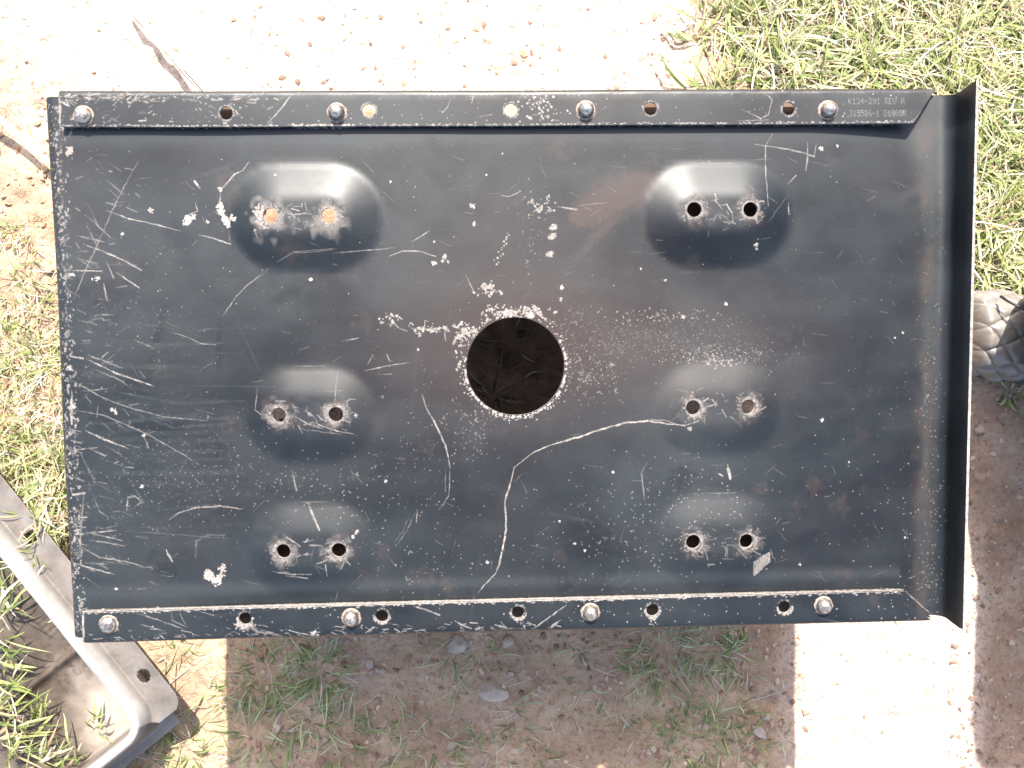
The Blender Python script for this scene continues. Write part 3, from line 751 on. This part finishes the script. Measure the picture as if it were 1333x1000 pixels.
scatter_stones('soil_crumbs', 420, rpx(-20, 110, 130, 720), (.0008, .0060), [(.30, .16, .09), (.36, .22, .13), (.24, .13, .08)], 'reddish crumbs left of the tray', 5)
scatter_stones('soil_crumbs', 900, rpx(330, 1000, 120, 720), (.0008, .0060), [(.07, .035, .022), (.11, .06, .04), (.05, .025, .016)], 'crumbs of soil under the tray', 6)  # crumb colours darkened for the shade under the tray
def stone(px, py, rx, ry, rz, ang, label, seed, mat=None, zoff=.3):
    rg = np.random.default_rng(seed); bm = bmesh.new(); bmesh.ops.create_icosphere(bm, subdivisions=3, radius=1)
    cuts = [Vector(rg.normal(size=3)).normalized() for _ in range(9)]
    for v in bm.verts:
        c = v.co.copy()
        for n in cuts:
            d = c.dot(n)
            if d > .72: c -= n * (d - .72)
        v.co = Vector((c.x * rx, c.y * ry, c.z * rz)) * (1 + .06 * (float(vnoise(v.co.x * 3 + 5, v.co.y * 3 + v.co.z * 2, seed)) - .5))
    me = bpy.data.meshes.new('stone'); bm.to_mesh(me); bm.free()
    p = gp(px, py); o = link('stone', me, mat or grey_stone, smooth=False)
    o.location = (p.x, p.y, float(ground_z(p.x, p.y)) + rz * zoff); o.rotation_euler = (0, 0, ang)
    return tag(o, label, 'stone')
stone(639, 905, .024, .013, .008, -.15, 'flat grey stone lying alone below the middle of the tray', 1)
stone(594, 843, .013, .013, .008, .4, 'rounded pinkish stone close under the lower rim, beside a grass shoot', 2)
stone(991, 957, .012, .007, .006, -.9, 'small grey-green stone at the edge of the shadow, lower right', 4)
stone(660, 838, .009, .008, .008, 1.0, 'dark lump of stone tight against the lower rim of the tray', 5)
stone(1283, 560, .007, .006, .005, 1.0, 'small grey pebble in the dark soil under the quilted cushion', 6)
stone(1000, 936, .006, .006, .006, 0, 'small round white pebble on shaded soil right of the grass', 7)

# ------------------------------------------------------------------ grass
M = NT('grass_blade')
tn = M.attr('tint'); M.l(tn, M.b.inputs['Base Color']); M.b.inputs['Roughness'].default_value = .55; M.b.inputs['Specular IOR Level'].default_value = .3
tr = M.n('ShaderNodeBsdfTranslucent'); M.l(tn, tr.inputs['Color']); mx = M.n('ShaderNodeMixShader'); mx.inputs[0].default_value = .28
M.l(M.b.outputs[0], mx.inputs[1]); M.l(tr.outputs[0], mx.inputs[2]); M.l(mx.outputs[0], M.t.nodes['Material Output'].inputs[0]); grass_m = M.m
GREEN = [(.15, .185, .05), (.20, .235, .07), (.11, .145, .04), (.25, .28, .10), (.32, .34, .15)]
STRAW = [(.42, .35, .21), (.50, .44, .31), (.31, .23, .13), (.47, .43, .34)]
class Grass:
    def __init__(s, seed): s.V = []; s.F = []; s.C = []; s.rg = random.Random(seed)
    def blade(s, x, y, L, wd, az, lift, col, z0=None, droop=.8, curl=0.0, seg=5):
        k = len(s.V); z = float(ground_z(x, y)) - .001 if z0 is None else z0
        g0 = z; el = lift; a = az; px_, py_, pz = x, y, z
        for i in range(seg + 1):
            t = i / seg; ww = wd * .5 * (1 - t ** 2.2) * (.6 + .8 * min(1, t * 3))
            nx_, ny_ = -math.sin(a), math.cos(a); tw = .35 * math.sin(a * 7)
            s.V.append((px_ - nx_ * ww, py_ - ny_ * ww, pz - ww * tw)); s.V.append((px_ + nx_ * ww, py_ + ny_ * ww, pz + ww * tw))
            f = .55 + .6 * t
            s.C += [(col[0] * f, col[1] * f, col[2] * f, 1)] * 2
            st = L / seg
            px_ += math.cos(a) * math.cos(el) * st; py_ += math.sin(a) * math.cos(el) * st; pz += math.sin(el) * st
            pz = max(pz, g0 + .0015 * t - .002 + (0 if z0 is None else 0))
            el -= droop / seg * s.rg.uniform(.6, 1.4); a += curl / seg
        for i in range(seg): s.F.append((k + 2 * i, k + 2 * i + 1, k + 2 * i + 3, k + 2 * i + 2))
    def tuft(s, px, py, n, rad, L=(.02, .05), straw=.25, wd=(.0014, .0032), lift=(.15, 1.2), z0=None, bias=None):
        r = s.rg
        for _ in range(n):
            a = r.uniform(0, 6.283); d = rad * math.sqrt(r.random()) / FPX
            p = gp(px, py); x = p.x + d * math.cos(a); y = p.y + d * math.sin(a)
            az = a + r.gauss(0, .7) if bias is None else bias + r.gauss(0, .6)
            st = r.random() < straw
            col = r.choice(STRAW if st else GREEN); q = r.uniform(.75, 1.25); col = tuple(c * q for c in col)
            s.blade(x, y, r.uniform(*L), r.uniform(*wd) * (.6 if st else 1), az, r.uniform(*lift), col, z0=z0, droop=r.uniform(.3, 1.8), curl=r.gauss(0, .8))
    def mat(s, x0, x1, y0, y1, n, dens=None, **k):
        r = s.rg
        for _ in range(n):
            px, py = r.uniform(x0, x1), r.uniform(y0, y1)
            if dens and r.random() > dens(px, py): continue
            s.tuft(px, py, r.randint(3, 7), 7, **k)
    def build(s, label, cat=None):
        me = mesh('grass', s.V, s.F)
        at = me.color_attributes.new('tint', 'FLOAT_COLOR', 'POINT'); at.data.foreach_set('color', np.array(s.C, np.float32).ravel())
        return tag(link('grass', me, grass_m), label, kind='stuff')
def nd(seed, sc=.02, lo=.4, hi=.55):
    return lambda x, y: float(np.clip((fbm(np.array([x * sc]), np.array([y * sc]), seed, 3)[0] - lo) / (hi - lo), .04, 1))
g = Grass(1)
def d_tr(px, py):
    e = sm(905, 985, px + 40 * math.sin(py * .06)) if py < 130 else 1
    hole = .96 * math.exp(-(((px - 1080) / 46) ** 2 + ((py - 22) / 30) ** 2))
    bare = .75 * sm(330, 375, py)
    return float(e) * (1 - hole) * (1 - bare) * nd(3, .02, .28, .45)(px, py)
g.mat(900, 1370, -40, 140, 1500, d_tr, L=(.018, .085), straw=.54, wd=(.0009, .0032), lift=(.05, .9))
g.mat(1240, 1390, 110, 392, 720, d_tr, L=(.018, .080), straw=.56, wd=(.0009, .0032), lift=(.05, .9))
g.build('thick sunlit grass beside the upper right corner of the tray')
g = Grass(2)
def d_l(px, py):
    return (.15 + .85 * float(sm(560, 610, py)) + .8 * math.exp(-((py - 470) / 60) ** 2) + .35 * math.exp(-((py - 195) / 30) ** 2)) * nd(8, .025, .40, .56)(px, py) * (.4 if py < 300 else 1)
g.mat(-40, 105, 290, 700, 420, nd(8, .03, .36, .5), L=(.012, .045), straw=.75, wd=(.0007, .0020))
g.mat(-40, 105, 150, 700, 560, d_l, L=(.015, .055), straw=.66, wd=(.0008, .0024))
g.mat(-20, 100, 560, 700, 190, None, L=(.02, .055), straw=.6, wd=(.0008, .0024))
g.build('yellow green grass left of the tray')
SHADE_GREEN = [(.20, .25, .08), (.26, .31, .11), (.15, .19, .06), (.32, .36, .17), (.38, .38, .22)]; G0 = GREEN; GREEN = SHADE_GREEN  # separate lighter greens for shaded tufts, brightness put into the colour
g = Grass(3)
for (x, y, n, rad, L) in ((350, 890, 80, 42, .05), (415, 880, 120, 30, .055), (395, 930, 90, 40, .055), (330, 960, 95, 45, .05), (440, 965, 70, 40, .05), (300, 905, 30, 25, .035), (385, 845, 26, 16, .05),
                          (560, 975, 90, 55, .045), (500, 990, 60, 40, .04), (640, 990, 45, 40, .045), (585, 860, 10, 6, .06), (592, 900, 14, 8, .055), (640, 860, 10, 12, .04),
                          (620, 850, 8, 10, .05), (755, 850, 14, 10, .045), (760, 890, 10, 14, .04), (870, 850, 130, 45, .04), (920, 845, 110, 35, .04), (960, 860, 70, 30, .035), (835, 890, 26, 25, .035), (900, 905, 34, 30, .035),
                          (945, 930, 60, 34, .04), (915, 960, 80, 38, .04), (880, 985, 50, 30, .04), (955, 985, 70, 40, .04), (835, 930, 24, 22, .035), (700, 985, 18, 15, .04), (1020, 970, 14, 12, .03), (780, 905, 10, 14, .03), (665, 930, 6, 8, .05), (845, 960, 20, 20, .03), (670, 960, 14, 16, .035), (560, 835, 8, 5, .05)):
    g.tuft(x, y, int(n * .85), rad, L=(L * .4, L), straw=.24, wd=(.0007, .0021), lift=(.1, 1.1))
for _ in range(170):
    p = gp(random.uniform(290, 1030), random.uniform(835, 1000)); g.blade(p.x, p.y, random.uniform(.02, .07), .0010, random.uniform(0, 6.3), .1, random.choice(STRAW), droop=.2, curl=random.gauss(0, .6))
g.build('green grass tufts in the shade below the tray')
GREEN = [(.06, .07, .02), (.09, .08, .03)]  # greens darkened in colour for the shade inside the round hole
g = Grass(4)
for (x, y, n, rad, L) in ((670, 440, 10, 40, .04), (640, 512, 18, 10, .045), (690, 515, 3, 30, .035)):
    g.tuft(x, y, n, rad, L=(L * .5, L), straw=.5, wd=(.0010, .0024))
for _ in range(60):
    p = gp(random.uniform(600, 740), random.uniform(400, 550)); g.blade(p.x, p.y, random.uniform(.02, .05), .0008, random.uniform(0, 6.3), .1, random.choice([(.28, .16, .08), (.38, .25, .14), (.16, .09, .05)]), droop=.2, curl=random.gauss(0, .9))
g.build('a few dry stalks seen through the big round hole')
GREEN = G0
g = Grass(5)
for (x, y, n, rad) in ((1322, 512, 14, 7), (1330, 380, 14, 14)):
    g.tuft(x, y, n, rad, L=(.015, .035), straw=.15)
for (x, y, n, rad) in ((225, 860, 12, 14), (240, 985, 60, 22), (195, 1000, 60, 26), (265, 900, 5, 14), (205, 950, 10, 8), (230, 845, 6, 10)):
    g.tuft(x, y, n, rad, L=(.015, .05), straw=.4, wd=(.001, .0026))
for _ in range(70):
    p = gp(random.uniform(205, 290), random.uniform(840, 1000)); g.blade(p.x, p.y, random.uniform(.01, .06), .0012, random.uniform(0, 6.3), .15, random.choice(STRAW), droop=.3, curl=random.gauss(0, .6))
g.build('sparse grass and stalks on the sunlit strip of dirt')

# ------------------------------------------------------------------ twigs
def tube(name, pts, rad, mat, parent=None, seg=7, lump=.15, seed=1):
    rg = random.Random(seed); bm = bmesh.new(); prev = None
    for i, p in enumerate(pts):
        p = Vector(p); d = (Vector(pts[min(i + 1, len(pts) - 1)]) - Vector(pts[max(i - 1, 0)])).normalized()
        a = d.cross(Vector((0, 0, 1))).normalized() if abs(d.z) < .95 else Vector((1, 0, 0)); b = d.cross(a)
        r = rad[i] if isinstance(rad, (list, tuple)) else rad
        L = [bm.verts.new(p + (a * math.cos(6.2832 * k / seg) + b * math.sin(6.2832 * k / seg)) * r * (1 + rg.uniform(-lump, lump))) for k in range(seg)]
        if prev:
            for k in range(seg): bm.faces.new((prev[k], prev[(k + 1) % seg], L[(k + 1) % seg], L[k]))
        else: bm.faces.new(list(reversed(L)))
        prev = L
    bm.faces.new(prev); bmesh.ops.recalc_face_normals(bm, faces=bm.faces)
    me = bpy.data.meshes.new(name); bm.to_mesh(me); bm.free()
    return link(name, me, mat, parent)
M = NT('bleached_stalk'); M.l(M.ramp(M.noise(90, 4, M.obj()), [(.3, (.40, .31, .22)), (.7, (.55, .47, .38))]), M.b.inputs['Base Color']); M.b.inputs['Roughness'].default_value = .8; pale_m = M.m
M = NT('black_rubber'); M.b.inputs['Base Color'].default_value = (.006, .006, .007, 1); M.b.inputs['Roughness'].default_value = .6; black_m = M.m
P = [(163, 2, .012), (178, 22, .018), (192, 37, .012), (205, 52, .018), (222, 70, .017), (240, 92, .019), (262, 116, .021), (300, 160, .02)]
tag(tube('stick', [gp(*q) for q in P], [.0020, .0036, .0026, .0044, .0034, .0038, .0034, .003], pale_m, lump=.3, seed=3), 'bleached stick on the pale dirt, running under the upper rim of the tray', 'stick')
P = [(240, 92, .034), (250, 103, .036), (262, 117, .038), (290, 145, .04)]
tag(tube('wire', [gp(*q) for q in P], .0009, black_m, lump=0), 'thin dark wire beside the bleached stick', 'wire')
P = [(-30, 140, .012), (0, 155, .014), (30, 182, .013), (62, 210, .012), (85, 235, .010)]
tag(tube('dry_stalk', [gp(*q) for q in P], [.004, .0042, .004, .0035, .003], pale_m, lump=.2, seed=8), 'thick pale dry stalk at the upper left corner of the tray', 'stalk')

# ------------------------------------------------------------------ the second, dirty pan at the lower left
pc = gp(196, 948, .07); av = Vector((-.625, .78, 0)).normalized(); bv = Vector((-.80, -.60, 0)).normalized()
bv = (bv - av * bv.dot(av)).normalized()
PZ = .055; FLZ = -.006
def pan_z(a, b):
    """a along the lit rim, b inwards; both from the outer corner of the ridge"""
    rc = .030
    qa = np.minimum(a, rc) - rc; qb = np.minimum(b, rc) - rc
    rr_ = np.hypot(qa, qb); s = np.where((a < rc) & (b < rc), rc - rr_, np.minimum(a, b))      # distance inside the ridge line
    top = .072
    inner = np.clip((s - .009) / .006, 0, 1); inner = inner * inner * (3 - 2 * inner)
    z = top + (FLZ - top) * inner
    out = np.clip((-s) / .009, 0, 1); out = out * out * (3 - 2 * out)
    onA = (b < a)
    z = z - out * np.where(onA, .016, .055)
    z = z - .003 * np.clip(np.abs(s - .003) / .010, 0, 1) ** 2
    # pressed ribs in the floor
    fl = np.clip((s - .03) / .01, 0, 1)
    z = z + fl * .009 * np.exp(-((a - .130) / .006) ** 2) * np.clip((.40 - b) / .02, 0, 1)
    for k in range(4): z = z + fl * .0022 * np.exp(-((a - .165 - .0075 * k) / .0018) ** 2) * ((b > .035) & (b < .075))
    z = z + fl * .003 * (fbm(a * 18, b * 18, 55, 3) - .5) + fl * .0012 * (fbm(a * 70, b * 70, 56, 2) - .5)
    return z
NA, NB = 190, 170
al = np.concatenate([np.linspace(-.020, .04, 60), np.linspace(.0415, .48, NA)]); bl = np.concatenate([np.linspace(-.040, .04, 90), np.linspace(.0415, .40, NB)])
A_, B_ = np.meshgrid(al, bl, indexing='ij'); Z_ = pan_z(A_, B_)
pv = np.stack([pc.x + av.x * A_ + bv.x * B_, pc.y + av.y * A_ + bv.y * B_, Z_ + .004], -1)
na, nb = A_.shape; idx = np.arange(na * nb).reshape(na, nb)
hc = [(.262, -.022), (.052, -.024)]
fs = []
for i in range(na - 1):
    for j in range(nb - 1):
        ca2, cb2 = (al[i] + al[i + 1]) / 2, (bl[j] + bl[j + 1]) / 2
        if ca2 < -.012 and cb2 < -.012: continue
        if cb2 < .0 and ca2 < -.003: continue
        if ca2 < .014 and cb2 < -.022 and math.hypot(ca2 - .014, cb2 + .022) > .018: continue
        if any(math.hypot(ca2 - h[0], cb2 - h[1]) < .0078 for h in hc): continue
        fs.append((idx[i, j], idx[i + 1, j], idx[i + 1, j + 1], idx[i, j + 1]))
me = mesh('pan_sheet', pv.reshape(-1, 3).tolist(), [tuple(int(q) for q in f) for f in fs])
bm = bmesh.new(); bm.from_mesh(me)
bmesh.ops.delete(bm, geom=[v for v in bm.verts if not v.link_faces], context='VERTS'); bm.to_mesh(me); bm.free()
if me.polygons[0].normal.z < 0: me.flip_normals()
co = np.zeros(len(me.vertices) * 3); me.vertices.foreach_get('co', co); co = co.reshape(-1, 3)
pa = (co[:, 0] - pc.x) * av.x + (co[:, 1] - pc.y) * av.y; pb = (co[:, 0] - pc.x) * bv.x + (co[:, 1] - pc.y) * bv.y
hi = sm(.058, .068, co[:, 2]); lo = 1 - sm(.015, .03, co[:, 2])  # rim painted paler for its sunward tilt; floor dark with dirt and painted shade
cn = lo * (1 - sm(.045, .10, pa + .5 * (fbm(pa * 20, pb * 20, 61, 3) - .5) * .2)) * (1 - sm(.08, .14, pb))  # pale floor corner: dust with sunlight painted in
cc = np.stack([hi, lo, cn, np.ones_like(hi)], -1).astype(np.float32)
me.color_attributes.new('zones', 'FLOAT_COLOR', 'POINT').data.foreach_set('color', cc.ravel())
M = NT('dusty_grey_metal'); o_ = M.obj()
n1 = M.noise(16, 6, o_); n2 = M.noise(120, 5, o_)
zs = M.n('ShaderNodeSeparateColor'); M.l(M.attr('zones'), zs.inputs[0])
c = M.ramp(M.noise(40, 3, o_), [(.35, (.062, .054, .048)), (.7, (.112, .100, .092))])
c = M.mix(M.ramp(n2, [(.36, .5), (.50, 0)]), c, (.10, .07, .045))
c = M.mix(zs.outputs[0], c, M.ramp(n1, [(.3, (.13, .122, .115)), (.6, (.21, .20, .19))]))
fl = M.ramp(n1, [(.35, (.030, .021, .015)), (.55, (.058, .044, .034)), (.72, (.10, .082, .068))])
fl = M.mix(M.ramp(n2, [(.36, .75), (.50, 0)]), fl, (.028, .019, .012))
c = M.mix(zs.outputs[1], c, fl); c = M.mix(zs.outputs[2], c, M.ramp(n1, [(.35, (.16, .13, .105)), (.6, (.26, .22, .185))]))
M.l(c, M.b.inputs['Base Color']); M.b.inputs['Roughness'].default_value = .6; M.b.inputs['Specular IOR Level'].default_value = .35
M.bump(n2, .0012, .5); pan_m = M.m
pan = bpy.data.objects.new('dirty_pan', None); COL.objects.link(pan)
pan_s = link('pan_sheet', me, pan_m, pan)
so = pan_s.modifiers.new('thickness', 'SOLIDIFY'); so.thickness = .002; so.offset = -1
tag(pan, 'dusty grey pan with bright raised rim, half under the lower left corner of the tray', 'metal pan')
def pan_pt(a, b, dz=0): return Vector((pc.x + av.x * a + bv.x * b, pc.y + av.y * a + bv.y * b, float(pan_z(np.array(a), np.array(b))) + .004 + dz))
# grass over it
g = Grass(6)
for (x, y, n, rad, bias, L) in ((-14, 745, 22, 22, None, .05), (-4, 795, 12, 18, .6, .075), (-14, 850, 22, 26, .5, .07), (-12, 900, 24, 26, .3, .07), (-4, 950, 40, 30, .5, .07), (24, 988, 50, 30, .5, .07), (80, 995, 26, 20, .9, .05), (50, 935, 12, 12, 1.2, .045), (120, 945, 10, 10, .9, .04), (-10, 720, 16, 16, None, .05), (60, 800, 5, 20, .4, .04)):
    for _ in range(n):
        a = g.rg.uniform(0, 6.28); d = rad * math.sqrt(g.rg.random()) / FPX; p = gp(x, y, .02); st = g.rg.random() < .35
        col = g.rg.choice(STRAW if st else GREEN)
        g.blade(p.x + d * math.cos(a), p.y + d * math.sin(a), g.rg.uniform(L * .35, L), g.rg.uniform(.0012, .0036), (a if bias is None else bias) + g.rg.gauss(0, .55), g.rg.uniform(.3, 1.1), col, z0=.012, droop=g.rg.uniform(.2, 1.4), curl=g.rg.gauss(0, .6))
for _ in range(26):
    x, y = random.uniform(0, 60), random.uniform(668, 735); p = gp(x, y, .06)
    g.blade(p.x, p.y, random.uniform(.015, .04), .0014, random.uniform(3.2, 6), .2, random.choice(STRAW + GREEN), z0=.062, droop=.3, curl=random.gauss(0, .6))
g.build('grass growing over and beside the dusty pan')
g = Grass(7)
for _ in range(90):
    x, y = random.gauss(50, 22), random.gauss(668, 18)
    if x > 100: continue
    p = gp(x, y, .05); g.blade(p.x, p.y, random.uniform(.02, .05), .0016, random.uniform(0, 6.3), random.uniform(0, .5), random.choice(STRAW + GREEN[2:]), z0=.05, droop=.4, curl=random.gauss(0, .6))
g.build('tangle of dry grass where the dusty pan meets the black tray')

# ------------------------------------------------------------------ quilted cushion at the right
M = NT('silver_grey_quilted_cloth'); M.l(M.ramp(M.noise(45, 5, M.obj()), [(.3, (.085, .074, .063)), (.7, (.135, .120, .105))]), M.b.inputs['Base Color'])
M.b.inputs['Roughness'].default_value = .42; M.b.inputs['Specular IOR Level'].default_value = .5; M.bump(M.noise(260, 4, M.obj()), .0008, .5); quilt_m = M.m
cush = bpy.data.objects.new('quilted_cushion', None); COL.objects.link(cush)
tag(cush, 'grey diamond-quilted padded cushion standing on the dirt at the right edge, sunlit, with an added unseen back that casts shadow', 'cushion')
YC, RYc = .064, .050
nx_, nt_ = 260, 200
V = []; Fq = []
for i in range(nx_ + 1):
    x = .556 + .10 * i / nx_
    cap = math.sqrt(max(0.0, 1 - max(0, (.570 - x) / .014) ** 2))
    for j in range(nt_ + 1):
        th = math.pi * (-.04 + 1.08 * j / nt_)
        arc = th * .060
        u = (x * .80 - arc * .60) / .0235; v = (x * .56 + arc * .83) / .0300
        su = abs(math.sin(math.pi * u)); sv = abs(math.sin(math.pi * v))
        puff = .0034 * (1 - (1 - su) ** 2.6) ** .9 * (1 - (1 - sv) ** 2.8) ** .9
        puff += .0016 * (float(vnoise(x * 120, arc * 120, 4)) - .5)
        ry = RYc * (cap * .25 + .75) - .004 * math.sin(x * 60) ; rz = .040 * cap + .004
        V.append((x, YC - .10 * (x - .56) + (ry + puff) * math.cos(th), .004 + (rz + puff) * math.sin(th)))
for i in range(nx_):
    for j in range(nt_):
        a = i * (nt_ + 1) + j; Fq.append((a, a + 1, a + nt_ + 2, a + nt_ + 1))
link('quilted_end', mesh('quilted_end', V, Fq), quilt_m, cush)
ZL = [(-.012, .652), (.03, .628), (.05, .612), (.08, .594), (.13, .576), (.20, .574), (.27, .580), (.31, .592), (.45, .590), (.57, .588), (.62, .600)]  # upright back added out of view to cast the right-hand shadow
V = []; Fq = []
for k, (z, x) in enumerate(ZL):
    h = .052 if z < .6 else .02
    V += [(x, YC - h, z), (x - .004, YC, z), (x, YC + h, z), (1.3, YC + h, z), (1.3, YC - h, z)]
for k in range(len(ZL) - 1):
    for q in range(5):
        a = k * 5 + q; b = k * 5 + (q + 1) % 5; Fq.append((b, a, a + 5, b + 5))
Fq.append((0, 1, 2, 3, 4)); n = (len(ZL) - 1) * 5; Fq.append((n + 4, n + 3, n + 2, n + 1, n))
link('unseen_shade_back', mesh('unseen_shade_back', V, Fq), quilt_m, cush, smooth=False)
P = [(1272, 489, .005), (1290, 490, .006), (1310, 493, .007), (1335, 496, .008), (1370, 500, .008)]
tube('bottom_strap', [gp(*q) for q in P], [.002, .0035, .004, .005, .005], black_m, cush, lump=.1)
P = [(1303, 386, .05), (1312, 392, .062), (1325, 399, .07), (1350, 412, .08)]
tag(tube('black_cord', [gp(*q) for q in P], .0017, black_m, lump=.05), 'short black cord along the top of the quilted cushion', 'cord')
print('tris about', sum(len(o.data.polygons) for o in S.objects if o.type == 'MESH') * 2)
